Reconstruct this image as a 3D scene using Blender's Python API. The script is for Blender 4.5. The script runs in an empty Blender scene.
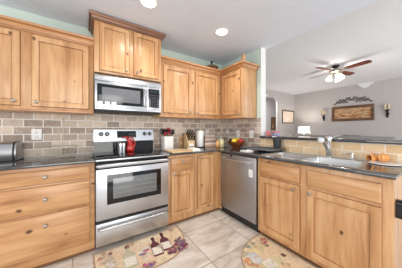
import bpy, bmesh, math, random
from math import sin, cos, pi, radians
from mathutils import Vector, Matrix
random.seed(7)
SC = bpy.context.scene
COL = SC.collection

# ---------------------------------------------------------------- camera, world, lights, exposure
cam_d = bpy.data.cameras.new('camera'); cam = bpy.data.objects.new('camera', cam_d); COL.objects.link(cam)
cam.location = (-0.0825, -2.6256, 1.2117)
cam.rotation_euler = (radians(90), 0, radians(-33.773))
cam_d.sensor_width = 36; cam_d.lens = 173.23 / 402 * 36; cam_d.shift_y = -4.21 / 402; cam_d.clip_start = .02
SC.camera = cam
SC.view_settings.view_transform = 'Standard'
SC.view_settings.look = 'None'
SC.view_settings.gamma = 1
SC.view_settings.use_curve_mapping = False
SC.view_settings.exposure = 0.1
W = bpy.data.worlds.new('daylight'); SC.world = W; W.use_nodes = True
W.node_tree.nodes['Background'].inputs[0].default_value = (0.93, 0.96, 1.0, 1)
W.node_tree.nodes['Background'].inputs[1].default_value = 0.75

def area(name, loc, rot, sx, sy, power, col=(1, 1, 1), spread=180):
    d = bpy.data.lights.new(name, 'AREA'); d.shape = 'RECTANGLE'; d.size = sx; d.size_y = sy; d.energy = power; d.color = col
    d.spread = radians(spread)
    o = bpy.data.objects.new(name, d); COL.objects.link(o); o.location = loc; o.rotation_euler = rot
    return o
# daylight through the patio doors behind the camera; the other area lights stand out of view
area('patio_window_light', (-0.2, -5.6, 1.35), (radians(90), 0, 0), 2.6, 2.0, 95, (1, .98, .95))
area('living_fill_light', (5.0, -4.6, 1.5), (radians(90), 0, 0), 3.0, 1.8, 75, (1, .97, .94))  # fill light added out of view to brighten the living room
area('hall_fill_light', (5.6, 1.85, 2.66), (0, 0, 0), 1.6, .7, 60)  # no fixture: added out of view to brighten the hall behind the arch
area('left_area_light', (-3.4, -1.9, 1.5), (radians(90), 0, radians(-90)), 2.0, 1.6, 40, (1, .98, .95))  # unseen area light from the left side

# ---------------------------------------------------------------- materials
def lin(c):
    return tuple(((v / 255) / 12.92 if v / 255 <= .04045 else ((v / 255 + .055) / 1.055) ** 2.4) for v in c) + (1,)
MATS = {}
def nodes_of(name):
    m = bpy.data.materials.new(name); m.use_nodes = True
    nt = m.node_tree; b = nt.nodes['Principled BSDF']
    return m, nt, b
def N(nt, t, **kw):
    n = nt.nodes.new(t)
    for k, v in kw.items():
        if isinstance(k, str) and hasattr(n, k): setattr(n, k, v)
    return n
def L(nt, a, b): nt.links.new(a, b)
def coords(nt, scale=(1, 1, 1), kind='Object', rot=(0, 0, 0)):
    tc = nt.nodes.new('ShaderNodeTexCoord'); mp = nt.nodes.new('ShaderNodeMapping')
    mp.inputs['Scale'].default_value = scale; mp.inputs['Rotation'].default_value = rot
    L(nt, tc.outputs[kind], mp.inputs['Vector']); return mp.outputs['Vector']
def ramp(nt, fac, stops):
    r = nt.nodes.new('ShaderNodeValToRGB'); e = r.color_ramp.elements
    while len(e) < len(stops): e.new(.5)
    for i, (p, c) in enumerate(stops): e[i].position = p; e[i].color = c
    L(nt, fac, r.inputs['Fac']); return r.outputs['Color']
def noise(nt, vec, scale, detail=4, rough=.55, dist=0):
    n = nt.nodes.new('ShaderNodeTexNoise'); n.inputs['Scale'].default_value = scale; n.inputs['Detail'].default_value = detail
    n.inputs['Roughness'].default_value = rough; n.inputs['Distortion'].default_value = dist
    L(nt, vec, n.inputs['Vector']); return n
def mix(nt, fac, a, b, mode='MIX'):
    m = nt.nodes.new('ShaderNodeMix'); m.data_type = 'RGBA'; m.blend_type = mode
    for s, v in ((0, fac), (6, a), (7, b)):
        if hasattr(v, 'is_output'): L(nt, v, m.inputs[s])
        else: m.inputs[s].default_value = v
    return m.outputs[2]
def plain(name, col, rough=.5, metal=0, var=.05, nscale=30, bump=0, coat=0, trans=0, emit=None, estr=0, spec=.5):
    if name in MATS: return MATS[name]
    m, nt, b = nodes_of(name)
    c = lin(col); v = coords(nt)
    n = noise(nt, v, nscale, 3)
    lo = tuple(x * (1 - var) for x in c[:3]) + (1,); hi = tuple(min(1, x * (1 + var)) for x in c[:3]) + (1,)
    L(nt, ramp(nt, n.outputs['Fac'], [(.3, lo), (.7, hi)]), b.inputs['Base Color'])
    b.inputs['Roughness'].default_value = rough; b.inputs['Metallic'].default_value = metal
    b.inputs['Coat Weight'].default_value = coat; b.inputs['Transmission Weight'].default_value = trans
    b.inputs['Specular IOR Level'].default_value = spec
    if emit: b.inputs['Emission Color'].default_value = lin(emit); b.inputs['Emission Strength'].default_value = estr
    if bump:
        bp = nt.nodes.new('ShaderNodeBump'); bp.inputs['Strength'].default_value = bump; bp.inputs['Distance'].default_value = .004
        L(nt, n.outputs['Fac'], bp.inputs['Height']); L(nt, bp.outputs['Normal'], b.inputs['Normal'])
    MATS[name] = m; return m
def wood(name, light, mid, dark, grain='z', rough=.36, knots=True, fine=1.0):
    m, nt, b = nodes_of(name)
    s = {'z': (1, 1, .09), 'x': (.09, 1, 1), 'y': (1, .09, 1)}[grain]
    tc = nt.nodes.new('ShaderNodeTexCoord'); oi = nt.nodes.new('ShaderNodeObjectInfo')
    off = nt.nodes.new('ShaderNodeVectorMath'); off.operation = 'SCALE'; off.inputs[0].default_value = (7, 5, 9)
    L(nt, oi.outputs['Random'], off.inputs['Scale'])
    add = nt.nodes.new('ShaderNodeVectorMath'); add.operation = 'ADD'
    L(nt, tc.outputs['Object'], add.inputs[0]); L(nt, off.outputs[0], add.inputs[1])
    mp = nt.nodes.new('ShaderNodeMapping'); mp.inputs['Scale'].default_value = s; L(nt, add.outputs[0], mp.inputs['Vector'])
    n1 = noise(nt, mp.outputs[0], 15 * fine, 4, .55, .4); n2 = noise(nt, mp.outputs[0], 60 * fine, 3, .6)
    n3 = noise(nt, add.outputs[0], 2.2, 2)
    f = nt.nodes.new('ShaderNodeMath'); f.operation = 'MULTIPLY_ADD'; f.inputs[1].default_value = .3
    L(nt, n2.outputs['Fac'], f.inputs[0]); L(nt, n1.outputs['Fac'], f.inputs[2])
    g = nt.nodes.new('ShaderNodeMath'); g.operation = 'MULTIPLY_ADD'; g.inputs[1].default_value = .35
    L(nt, n3.outputs['Fac'], g.inputs[0]); L(nt, f.outputs[0], g.inputs[2])
    col = ramp(nt, g.outputs[0], [(.56, lin(dark)), (.76, lin(mid)), (.98, lin(light))])
    if knots:
        ks = {'z': (1, 1, .7), 'x': (.7, 1, 1), 'y': (1, .7, 1)}[grain]
        mk = nt.nodes.new('ShaderNodeMapping'); mk.inputs['Scale'].default_value = ks; L(nt, add.outputs[0], mk.inputs['Vector'])
        wn = noise(nt, add.outputs[0], 18, 2)
        vo = nt.nodes.new('ShaderNodeTexVoronoi'); vo.inputs['Scale'].default_value = 6.0
        L(nt, mk.outputs[0], vo.inputs['Vector'])
        da = nt.nodes.new('ShaderNodeMath'); da.operation = 'MULTIPLY_ADD'; da.inputs[1].default_value = .10
        L(nt, wn.outputs['Fac'], da.inputs[0]); L(nt, vo.outputs['Distance'], da.inputs[2])
        kn = ramp(nt, da.outputs[0], [(.10, (1, 1, 1, 1)), (.165, (0, 0, 0, 1))])
        col = mix(nt, kn, col, lin((92, 52, 28)))
    L(nt, col, b.inputs['Base Color'])
    b.inputs['Roughness'].default_value = rough; b.inputs['Coat Weight'].default_value = .25; b.inputs['Coat Roughness'].default_value = .22
    MATS[name] = m; return m
def tile(name, c1, c2, mortar, uaxis, bw=.1585, bh=.0815, gap=.0048, vary=None, rough=.55, zoff=0, uoff=0, offset=.5, frac=(0, 1)):
    """running-bond stone tile on a vertical (u,z) surface, generated in world space"""
    m, nt, b = nodes_of(name)
    geo = nt.nodes.new('ShaderNodeNewGeometry'); sep = nt.nodes.new('ShaderNodeSeparateXYZ'); L(nt, geo.outputs['Position'], sep.inputs[0])
    cb = nt.nodes.new('ShaderNodeCombineXYZ')
    au = nt.nodes.new('ShaderNodeMath'); au.inputs[1].default_value = uoff; L(nt, sep.outputs[uaxis], au.inputs[0])
    av = nt.nodes.new('ShaderNodeMath'); av.inputs[1].default_value = zoff; L(nt, sep.outputs['Z' if uaxis != 'Z' else 'Y'], av.inputs[0])
    L(nt, au.outputs[0], cb.inputs[0]); L(nt, av.outputs[0], cb.inputs[1])
    br = nt.nodes.new('ShaderNodeTexBrick'); br.offset = offset
    br.inputs['Scale'].default_value = 1; br.inputs['Mortar Size'].default_value = gap; br.inputs['Mortar Smooth'].default_value = .2
    br.inputs['Brick Width'].default_value = bw; br.inputs['Row Height'].default_value = bh
    br.inputs['Color1'].default_value = (0, 0, 0, 1); br.inputs['Color2'].default_value = (1, 1, 1, 1); br.inputs['Mortar'].default_value = (.5, .5, .5, 1)
    L(nt, cb.outputs[0], br.inputs['Vector'])
    n = noise(nt, geo.outputs['Position'], 26, 5, .65)
    n2 = noise(nt, geo.outputs['Position'], 3.0, 2)
    tone = nt.nodes.new('ShaderNodeMath'); tone.operation = 'MULTIPLY_ADD'; tone.inputs[1].default_value = .5
    L(nt, br.outputs['Color'], tone.inputs[0])
    h = nt.nodes.new('ShaderNodeMath'); h.operation = 'MULTIPLY'; h.inputs[1].default_value = .55; L(nt, n.outputs['Fac'], h.inputs[0])
    L(nt, h.outputs[0], tone.inputs[2])
    col = ramp(nt, tone.outputs[0], [(.15, lin(c1)), (.85, lin(c2))])
    if vary: col = mix(nt, n2.outputs['Fac'], col, lin(vary), 'MIX') if False else col
    col = mix(nt, br.outputs['Fac'], col, lin(mortar))
    L(nt, col, b.inputs['Base Color']); b.inputs['Roughness'].default_value = rough
    bp = nt.nodes.new('ShaderNodeBump'); bp.inputs['Strength'].default_value = .5; bp.inputs['Distance'].default_value = .004; bp.invert = True
    L(nt, br.outputs['Fac'], bp.inputs['Height']); L(nt, bp.outputs['Normal'], b.inputs['Normal'])
    MATS[name] = m; return m
def granite(name):
    m, nt, b = nodes_of(name); v = coords(nt)
    n = noise(nt, v, 130, 3, .7); n2 = noise(nt, v, 34, 4, .7)
    c = ramp(nt, n.outputs['Fac'], [(.4, lin((38, 39, 42))), (.58, lin((58, 58, 60))), (.72, lin((120, 117, 112)))])
    c2 = ramp(nt, n2.outputs['Fac'], [(.4, lin((40, 41, 44))), (.7, lin((96, 94, 90)))])
    L(nt, mix(nt, .45, c, c2), b.inputs['Base Color']); b.inputs['Roughness'].default_value = .09
    b.inputs['Specular IOR Level'].default_value = .9
    MATS[name] = m; return m
def steel(name, col=(200, 200, 202), rough=.28, axis='x'):
    m, nt, b = nodes_of(name)
    s = {'x': (1, 60, 60), 'z': (60, 60, 1), 'y': (60, 1, 60)}[axis]
    n = noise(nt, coords(nt, s), 8, 2)
    c = lin(col)
    L(nt, ramp(nt, n.outputs['Fac'], [(.3, tuple(x * .96 for x in c[:3]) + (1,)), (.7, c)]), b.inputs['Base Color'])
    b.inputs['Metallic'].default_value = 1
    r = ramp(nt, n.outputs['Fac'], [(.3, (rough * .94,) * 3 + (1,)), (.7, (rough * 1.06,) * 3 + (1,))]); L(nt, r, b.inputs['Roughness'])
    MATS[name] = m; return m
def floor_mat():
    m, nt, b = nodes_of('floor_tile')
    v = coords(nt, (1, 1, 1))
    mp = nt.nodes.new('ShaderNodeMapping'); mp.inputs['Location'].default_value = (-.885 + .003, 1.36 + .003, 0); L(nt, v, mp.inputs['Vector'])
    br = nt.nodes.new('ShaderNodeTexBrick'); br.offset = 0
    br.inputs['Scale'].default_value = 1; br.inputs['Mortar Size'].default_value = .004; br.inputs['Brick Width'].default_value = .53; br.inputs['Row Height'].default_value = .53
    br.inputs['Color1'].default_value = (0, 0, 0, 1); br.inputs['Color2'].default_value = (1, 1, 1, 1)
    L(nt, mp.outputs[0], br.inputs['Vector'])
    ms = nt.nodes.new('ShaderNodeMapping'); ms.inputs['Scale'].default_value = (1.0, 3.2, 1); ms.inputs['Rotation'].default_value = (0, 0, radians(-28)); L(nt, v, ms.inputs['Vector'])
    ad = nt.nodes.new('ShaderNodeVectorMath'); ad.operation = 'MULTIPLY_ADD'; ad.inputs[1].default_value = (2, 2, 2)
    L(nt, br.outputs['Color'], ad.inputs[0]); L(nt, ms.outputs[0], ad.inputs[2])
    n = noise(nt, ad.outputs[0], 2.6, 6, .62, .9)
    c = ramp(nt, n.outputs['Fac'], [(.30, lin((178, 163, 149))), (.45, lin((208, 196, 184))), (.58, lin((224, 214, 203))), (.72, lin((236, 229, 221)))])
    c = mix(nt, br.outputs['Fac'], c, lin((150, 140, 130)))
    L(nt, c, b.inputs['Base Color']); b.inputs['Roughness'].default_value = .38
    MATS['floor_tile'] = m; return m

M_ALD = wood('alder_vertical', (213, 169, 122), (195, 146, 98), (164, 114, 70), 'z')
M_ALDH = wood('alder_horizontal', (207, 161, 113), (188, 138, 91), (158, 108, 66), 'x')
M_GLAZE_SHADE = wood('alder_glaze_and_gap_shade', (182, 132, 88), (162, 112, 70), (132, 88, 54), 'z', knots=False)  # groove glaze, also used as painted shade round door and drawer edges
M_CROWN = wood('alder_crown', (206, 154, 106), (178, 124, 78), (140, 90, 52), 'x', knots=False)
M_CROWND = wood('alder_crown_dark', (156, 108, 78), (126, 84, 60), (88, 56, 40), 'x', knots=False)
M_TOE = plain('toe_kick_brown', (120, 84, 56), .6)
M_GRAN = granite('dark_granite')
M_STEEL = steel('brushed_steel', (202, 206, 212), .36, 'x')
M_STEELV = steel('brushed_steel_dishwasher', (176, 176, 178), .42, 'x')
M_SINK = steel('sink_steel', (200, 202, 204), .34, 'y')
M_CHROME = plain('chrome', (225, 227, 230), .08, 1, .02)
M_NICKEL = plain('brushed_nickel', (170, 166, 160), .28, 1, .05)
M_BLACK = plain('black_gloss', (16, 17, 19), .08, 0, .1)
M_BLACKM = plain('black_matte', (28, 28, 30), .5, 0, .1)
M_GLASSK = plain('oven_glass', (112, 116, 118), .12, 0, .06, spec=.7)
M_WHITE = plain('white_plastic', (238, 238, 236), .35, 0, .02)
M_PAPER = plain('white_paper', (244, 244, 242), .9, 0, .02, bump=.2)
M_CEIL = plain('ceiling_paint', (228, 235, 246), .9, 0, .015, 6)
M_CEILL = plain('living_ceiling_paint', (226, 228, 232), .9, 0, .015, 6)
M_MINT = plain('mint_wall_paint', (205, 220, 210), .85, 0, .015, 6)
M_WALLW = plain('white_wall_paint', (232, 234, 233), .85, 0, .015, 6)
M_GREIGE = plain('greige_wall_paint', (186, 181, 180), .9, 0, .015, 6)
M_TILE = tile('travertine_subway_tile', (132, 114, 102), (224, 207, 188), (236, 231, 224), 'X', zoff=-.915 - .002, uoff=-.079)
M_TILER = tile('travertine_subway_tile_side', (142, 123, 112), (224, 206, 190), (236, 231, 224), 'Y', zoff=-.915 - .002)
M_TILESUN = tile('sunlit_travertine_tile', (214, 176, 128), (246, 224, 188), (242, 236, 224), 'Y', zoff=-.915 - .002, uoff=.03)  # same travertine, with warm sunlight painted into its colour
M_FLOOR = floor_mat()

# ---------------------------------------------------------------- mesh helpers
class MB:
    def __init__(s): s.bm = bmesh.new(); s.mats = []
    def mi(s, m):
        if m is None: return 0
        if m not in s.mats: s.mats.append(m)
        return s.mats.index(m)
    def _tag(s, faces, m):
        i = s.mi(m)
        for f in faces: f.material_index = i
    def box(s, x0, x1, y0, y1, z0, z1, bevel=0, m=None, seg=2):
        n0 = set(s.bm.faces)
        r = bmesh.ops.create_cube(s.bm, size=1)
        for v in r['verts']:
            v.co = Vector(((x0 + x1) / 2 + v.co.x * (x1 - x0), (y0 + y1) / 2 + v.co.y * (y1 - y0), (z0 + z1) / 2 + v.co.z * (z1 - z0)))
        if bevel:
            es = {e for v in r['verts'] for e in v.link_edges}
            bmesh.ops.bevel(s.bm, geom=list(es), offset=bevel, segments=seg, profile=.5, affect='EDGES')
        s._tag(set(s.bm.faces) - n0, m); return s
    def loops(s, rings, cap0=True, cap1=True, m=None, closed=False):
        n0 = set(s.bm.faces)
        R = [[s.bm.verts.new(p) for p in ring] for ring in rings]
        n = len(R[0]); pairs = list(zip(R, R[1:])) + ([(R[-1], R[0])] if closed else [])
        for a, b in pairs:
            for i in range(n):
                j = (i + 1) % n
                try: s.bm.faces.new((a[i], a[j], b[j], b[i]))
                except ValueError: pass
        if not closed:
            if cap0: s.bm.faces.new(list(reversed(R[0])))
            if cap1: s.bm.faces.new(R[-1])
        s._tag(set(s.bm.faces) - n0, m); return s
    def lathe(s, prof, c=(0, 0, 0), seg=24, m=None, axis='z', cap0=True, cap1=True):
        rings = []
        for r, h in prof:
            ring = []
            for i in range(seg):
                a = 2 * pi * i / seg; p = (r * cos(a), r * sin(a), h)
                if axis == 'x': p = (h, r * cos(a), r * sin(a))
                if axis == 'y': p = (r * sin(a), h, r * cos(a))
                if axis == '-y': p = (r * cos(a), -h, r * sin(a))
                ring.append((p[0] + c[0], p[1] + c[1], p[2] + c[2]))
            rings.append(ring)
        return s.loops(rings, cap0, cap1, m)
    def tube(s, pts, r, seg=8, m=None, closed=False):
        P = [Vector(p) for p in pts]; rings = []; n = len(P)
        rr = r if isinstance(r, (list, tuple)) else [r] * n
        up = Vector((0, 0, 1)); prev = None
        for i in range(n):
            if closed: t = P[(i + 1) % n] - P[i - 1]
            else: t = P[min(i + 1, n - 1)] - P[max(i - 1, 0)]
            t.normalize()
            if prev is None:
                a = up if abs(t.dot(up)) < .9 else Vector((1, 0, 0))
                u = t.cross(a).normalized()
            else:
                u = (prev - t * prev.dot(t)); u = u.normalized() if u.length > 1e-6 else t.orthogonal().normalized()
            prev = u; w = t.cross(u)
            rings.append([P[i] + (u * cos(2 * pi * k / seg) + w * sin(2 * pi * k / seg)) * rr[i] for k in range(seg)])
        return s.loops(rings, True, True, m, closed)
    def ball(s, c, r, m=None, sc=(1, 1, 1), seg=16):
        n0 = set(s.bm.faces)
        q = bmesh.ops.create_uvsphere(s.bm, u_segments=seg, v_segments=max(6, seg // 2 + 2), radius=r)
        for v in q['verts']: v.co = Vector((v.co.x * sc[0] + c[0], v.co.y * sc[1] + c[1], v.co.z * sc[2] + c[2]))
        s._tag(set(s.bm.faces) - n0, m); return s
    def prism(s, poly, z0, z1, m=None, bevel=0):
        return s.loops([[(x, y, z0) for x, y in poly], [(x, y, z1) for x, y in poly]], True, True, m)
    def prism_y(s, poly, y0, y1, m=None):   # polygon in x,z extruded along y
        return s.loops([[(x, y0, z) for x, z in poly], [(x, y1, z) for x, z in poly]], True, True, m)
    def build(s, name, mat=None, parent=None, smooth=35, label=None):
        bmesh.ops.recalc_face_normals(s.bm, faces=s.bm.faces)
        me = bpy.data.meshes.new(name); s.bm.to_mesh(me); s.bm.free()
        for m in (s.mats or [mat]): me.materials.append(m)
        for p in me.polygons: p.use_smooth = True
        me.set_sharp_from_angle(angle=radians(smooth))
        o = bpy.data.objects.new(name, me); COL.objects.link(o)
        if parent: o.parent = parent
        if label: o['label'] = label
        return o
def tag(o, label, cat, group=None, kind=None):
    o['label'] = label; o['category'] = cat
    if group: o['group'] = group
    if kind: o['kind'] = kind
    return o
def thing(name, label, cat, loc=(0, 0, 0), rz=0, group=None):
    o = bpy.data.objects.new(name, None); o.empty_display_size = .05; COL.objects.link(o)
    o.location = loc; o.rotation_euler = (0, 0, rz); return tag(o, label, cat, group)
def copy_tree(o, parent=None):
    c = o.copy(); COL.objects.link(c)
    if parent: c.parent = parent
    for ch in [x for x in bpy.data.objects if x.parent == o]: copy_tree(ch, c)
    return c
def struct(name, mb, mat=None):
    o = mb.build(name, mat); o['kind'] = 'structure'; return o

# ---------------------------------------------------------------- room shell
XW = 2.195; WT = .115; YE = -.90; HC = 2.495; HL = 2.70; XL = 7.345; YL = 1.297
struct('floor', MB().box(-2.6, 8.4, -3.6, 2.5, -.06, 0), M_FLOOR)
struct('wall_back', MB().box(-2.6, XW + WT, .0, .12, 0, HC), M_MINT)
# short full-height return of the side wall, then the half wall that carries the bar ledge
mb = MB()
mb.box(XW, XW + WT, YE, 0, 0, HC, m=M_MINT)
o = struct('wall_right', mb)
mb = MB(); mb.box(XW, XW + WT, YE - .004, YE, 1.12, HC, m=M_WALLW); struct('trim_4', mb)
struct('wall_bar', MB().box(XW, XW + WT, -2.75, YE, 0, 1.082), M_WALLW)
struct('ceiling', MB().box(-2.6, XW + WT + .02, -3.6, .12, HC, HC + .3), M_CEIL)
struct('ceiling_living', MB().box(XW + WT + .02, 8.4, -3.6, 2.5, HL, HL + .1), M_CEILL)
struct('wall_living_far', MB().box(XL, XL + .1, -3.6, YL, 0, HL), M_GREIGE)
# living-room side wall with an arched opening
def arch_wall():
    mb = MB(); ax, rx, zs, rz = 5.08, 1.02, 2.25, .33
    x0, x1, y0, y1 = XW + WT, XL + .1, YL, YL + .07
    n = 20; arc = [(ax + rx * cos(pi - pi * i / n), zs + rz * sin(pi * i / n)) for i in range(n + 1)]
    mb.box(x0, ax - rx, y0, y1, 0, HL, m=M_GREIGE); mb.box(ax + rx, x1, y0, y1, 0, HL, m=M_GREIGE)
    for (xa, za), (xb, zb) in zip(arc, arc[1:]):
        mb.loops([[(xa, y0, za), (xb, y0, zb), (xb, y0, HL), (xa, y0, HL)], [(xa, y1, za), (xb, y1, zb), (xb, y1, HL), (xa, y1, HL)]], m=M_GREIGE)
    return mb
struct('wall_living_side', arch_wall())
struct('wall_hallway', MB().box(XW + WT, 8.4, 2.4, 2.5, 0, HL), M_GREIGE)
struct('wall_hallway_end', MB().box(8.3, 8.4, YL + .07, 2.4, 0, HL), M_GREIGE)
struct('wall_living_near', MB().box(XW + WT - .1, XW + WT, .12, 2.4, 0, HL), M_GREIGE)
# ceiling bracket where the vault rib meets the far wall
mb = MB(); mb.loops([[(x_, y, z) for y, z in ((-.74, HL), (-.82, 2.62), (-.89, 2.555), (-1.0, 2.555), (-1.07, 2.62), (-1.17, HL))] for x_ in (XL, XL - .05)]); struct('trim_5', mb, M_CEILL)
# stone tile
struct('trim_1', MB().box(-1.2, XW, -.010, 0, .915, 1.45), M_TILE)
mb = MB(); mb.box(XW - .010, XW, YE, -.010, .915, 1.40); struct('trim_2', mb, M_TILER)
mb = MB(); mb.box(XW - .012, XW, -2.75, YE, .915, 1.082); struct('trim_3', mb, M_TILESUN)

# ---------------------------------------------------------------- cabinets
def ring(x0, x1, z0, z1, i, y): return [(x0 + i, y, z0 + i), (x1 - i, y, z0 + i), (x1 - i, y, z1 - i), (x0 + i, y, z1 - i)]
def raised_door(x0, x1, z0, z1, yb, t=.02, rail=.056, wd=None):
    yf = yb - t; R_ = lambda i, y: ring(x0, x1, z0, z1, i, y); wd = wd or M_ALD
    mb = MB(); mb.mi(wd); mb.mi(M_GLAZE_SHADE)
    mb.loops([R_(0, yb), R_(0, yf + .008), R_(.0035, yf + .003)], True, False, M_GLAZE_SHADE)  # dark outer edge paints the shade in the gap round the door
    mb.loops([R_(.0035, yf + .003), R_(.007, yf), R_(rail - .006, yf)], False, False, wd)
    mb.loops([R_(rail - .006, yf), R_(rail - .001, yf + .003)], False, False, wd)
    mb.loops([R_(rail - .001, yf + .003), R_(rail + .001, yf + .012), R_(rail + .007, yf + .012)], False, False, M_GLAZE_SHADE)
    mb.loops([R_(rail + .007, yf + .012), R_(rail + .040, yf + .002), R_(rail + .045, yf + .001)], False, True, wd)
    bmesh.ops.remove_doubles(mb.bm, verts=mb.bm.verts, dist=1e-5)
    return mb
def drawer_front(x0, x1, z0, z1, yb, t=.02):
    yf = yb - t; R_ = lambda i, y: ring(x0, x1, z0, z1, i, y)
    mb = MB(); mb.mi(M_ALDH)
    mb.loops([R_(0, yb), R_(0, yf + .011), R_(.0045, yf + .008)], True, False, M_GLAZE_SHADE)  # dark rim paints the shadow line between drawers
    mb.loops([R_(.0045, yf + .008), R_(.018, yf)], False, True, M_ALDH)
    bmesh.ops.remove_doubles(mb.bm, verts=mb.bm.verts, dist=1e-5)
    return mb
def knob(x, z, y, parent):
    return MB().lathe([(.007, 0), (.006, .010), (.010, .014), (.0155, .019), (.0155, .024), (.010, .029), (.003, .031)], (x, y, z), 16, axis='-y').build('knob', M_NICKEL, parent)
def crown(path, z0, h, out, mat_parent, mat=None, dark=None):
    """moulding swept along a polyline of (x,y,nx,ny) mitre points"""
    mat = mat or M_CROWN; dark = dark or M_GLAZE_SHADE
    prof = [(.012, 0), (.014, .012), (.022, .016), (.026, .030), (.036, .044), (out - .012, h - .026), (out - .004, h - .024), (out, h - .016), (out, h - .003), (out - .004, h)]
    dk = {1, 5}
    mb = MB(); mb.mi(mat); mb.mi(dark)
    P = [(0, 0)] + prof + [(0, h)]; n = len(P)
    V = [[mb.bm.verts.new((x + nx * o, y + ny * o, z0 + z)) for o, z in P] for x, y, nx, ny in path]
    for A, B_ in zip(V, V[1:]):
        for i in range(n):
            j = (i + 1) % n; f = mb.bm.faces.new((A[i], A[j], B_[j], B_[i])); f.material_index = 1 if i - 1 in dk else 0
    mb.bm.faces.new(V[0]); mb.bm.faces.new(list(reversed(V[-1])))
    return mb.build('crown_molding', None, mat_parent, smooth=28)

GU = 'wall cabinets'; GB = 'base cabinets'
# left wall cabinet, two doors
c = thing('wall_cabinet', 'knotty alder double wall cabinet left of the range, above the wire basket', 'cabinet', (0, 0, 1.394), 0, GU)
MB().box(-1.13, -.003, -.33, -.012, 0, .76, .002).build('cabinet_body', M_ALD, c)
for x0, x1, kx in ((-1.05, -.585, -.625), (-.512, -.047, -.472)):
    d = raised_door(x0, x1, .042, .738, -.331).build('door', M_ALD, c); knob(kx, .085, -.351, d)
crown([(-1.13, -.33, 0, -1), (-.003, -.33, 0, -1)], .752, .075, .066, c)
MB().box(-1.13, -.003, -.336, -.33, 0, .018, .002).build('bottom_rail', M_CROWN, c)
# tall cabinet above the microwave
c = thing('wall_cabinet', 'tall raised alder cabinet directly above the microwave, with dark crown', 'cabinet', (0, 0, 1.852), 0, GU)
MB().box(0, .763, -.40, -.012, 0, .59, .002).build('cabinet_body', M_ALD, c)
for x0, x1, kx in ((.048, .363, .322), (.408, .723, .448)):
    d = raised_door(x0, x1, .022, .555, -.401, rail=.05).build('door', M_ALD, c); knob(kx, .062, -.421, d)
crown([(0, -.02, -1, 0), (0, -.40, -1, -1), (.763, -.40, 1, -1), (.763, -.02, 1, 0)], .565, .066, .05, c, M_CROWND, M_TOE)
# corner run on the back wall
c = thing('wall_cabinet', 'double-door alder wall cabinet between the microwave and the corner', 'cabinet', (0, 0, 1.394), 0, GU)
MB().box(.768, 1.862, -.33, -.012, 0, .76, .002).build('cabinet_body', M_ALD, c)
for x0, x1, kx in ((.815, 1.272, 1.232), (1.335, 1.795, 1.375)):
    d = raised_door(x0, x1, .055, .725, -.331).build('door', M_ALD, c); knob(kx, .088, -.351, d)
crown([(.768, -.33, 0, -1), (1.865, -.33, -1, -1)], .752, .072, .066, c)
MB().box(.768, 1.862, -.336, -.33, 0, .02, .002).build('bottom_rail', M_CROWN, c)
# side-wall cabinet
RZ = -pi / 2
c = thing('wall_cabinet', 'single-door alder wall cabinet on the side wall above the fruit bowl', 'cabinet', (XW, 0, 1.394), RZ, GU)
MB().box(.333, .83, -.33, -.012, 0, .76, .002).build('cabinet_body', M_ALD, c)
d = raised_door(.372, .80, .05, .725, -.331).build('door', M_ALD, c); knob(.76, .085, -.351, d)
crown([(.33, -.33, -1, -1), (.83, -.33, 1, -1), (.83, -.012, 1, 0)], .752, .072, .066, c)
MB().box(.333, .83, -.336, -.33, 0, .02, .002).build('bottom_rail', M_CROWN, c)

# base: three-drawer unit left of range
c = thing('base_cabinet', 'wide alder base cabinet of three drawers left of the range', 'cabinet', (0, 0, 0), 0, GB)
MB().box(-1.13, -.004, -.61, -.012, .042, .890, .002).build('cabinet_body', M_ALDH, c)
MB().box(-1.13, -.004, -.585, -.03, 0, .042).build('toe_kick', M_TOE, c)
for z0, z1, kz in ((.738, .862, .803), (.495, .722, .612), (.118, .478, .386)):
    d = drawer_front(-.70, -.042, z0, z1, -.611).build('drawer', M_ALDH, c); knob(-.366, kz, -.631, d)
for z0, z1 in ((.738, .862), (.495, .722), (.118, .478)):
    d = drawer_front(-1.12, -.73, z0, z1, -.611).build('drawer', M_ALDH, c)
# base: drawer over door right of range
c = thing('base_cabinet', 'narrow alder base cabinet right of the range with a drawer over one door', 'cabinet', (0, 0, 0), 0, GB)
MB().box(.770, 1.158, -.61, -.012, .042, .890, .002).build('cabinet_body', M_ALD, c)
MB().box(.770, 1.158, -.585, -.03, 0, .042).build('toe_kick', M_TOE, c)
d = drawer_front(.808, 1.13, .70, .855, -.611).build('drawer', M_ALDH, c); knob(.97, .80, -.631, d)
d = raised_door(.808, 1.13, .12, .678, -.611, rail=.05).build('door', M_ALD, c); knob(.845, .645, -.631, d)
# base: corner unit
c = thing('base_cabinet', 'corner alder base cabinet with one full-height door beside the dishwasher', 'cabinet', (0, 0, 0), 0, GB)
MB().box(1.162, 1.585, -.61, -.012, .042, .890, .002).build('cabinet_body', M_ALD, c)
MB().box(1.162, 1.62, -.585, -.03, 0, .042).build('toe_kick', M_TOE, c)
d = raised_door(1.196, 1.478, .115, .862, -.611, rail=.05).build('door', M_ALD, c); knob(1.226, .83, -.631, d)
MB().box(1.585, 1.605, -.662, -.60, .042, .890, .002).build('corner_filler', M_ALD, c)
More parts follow.
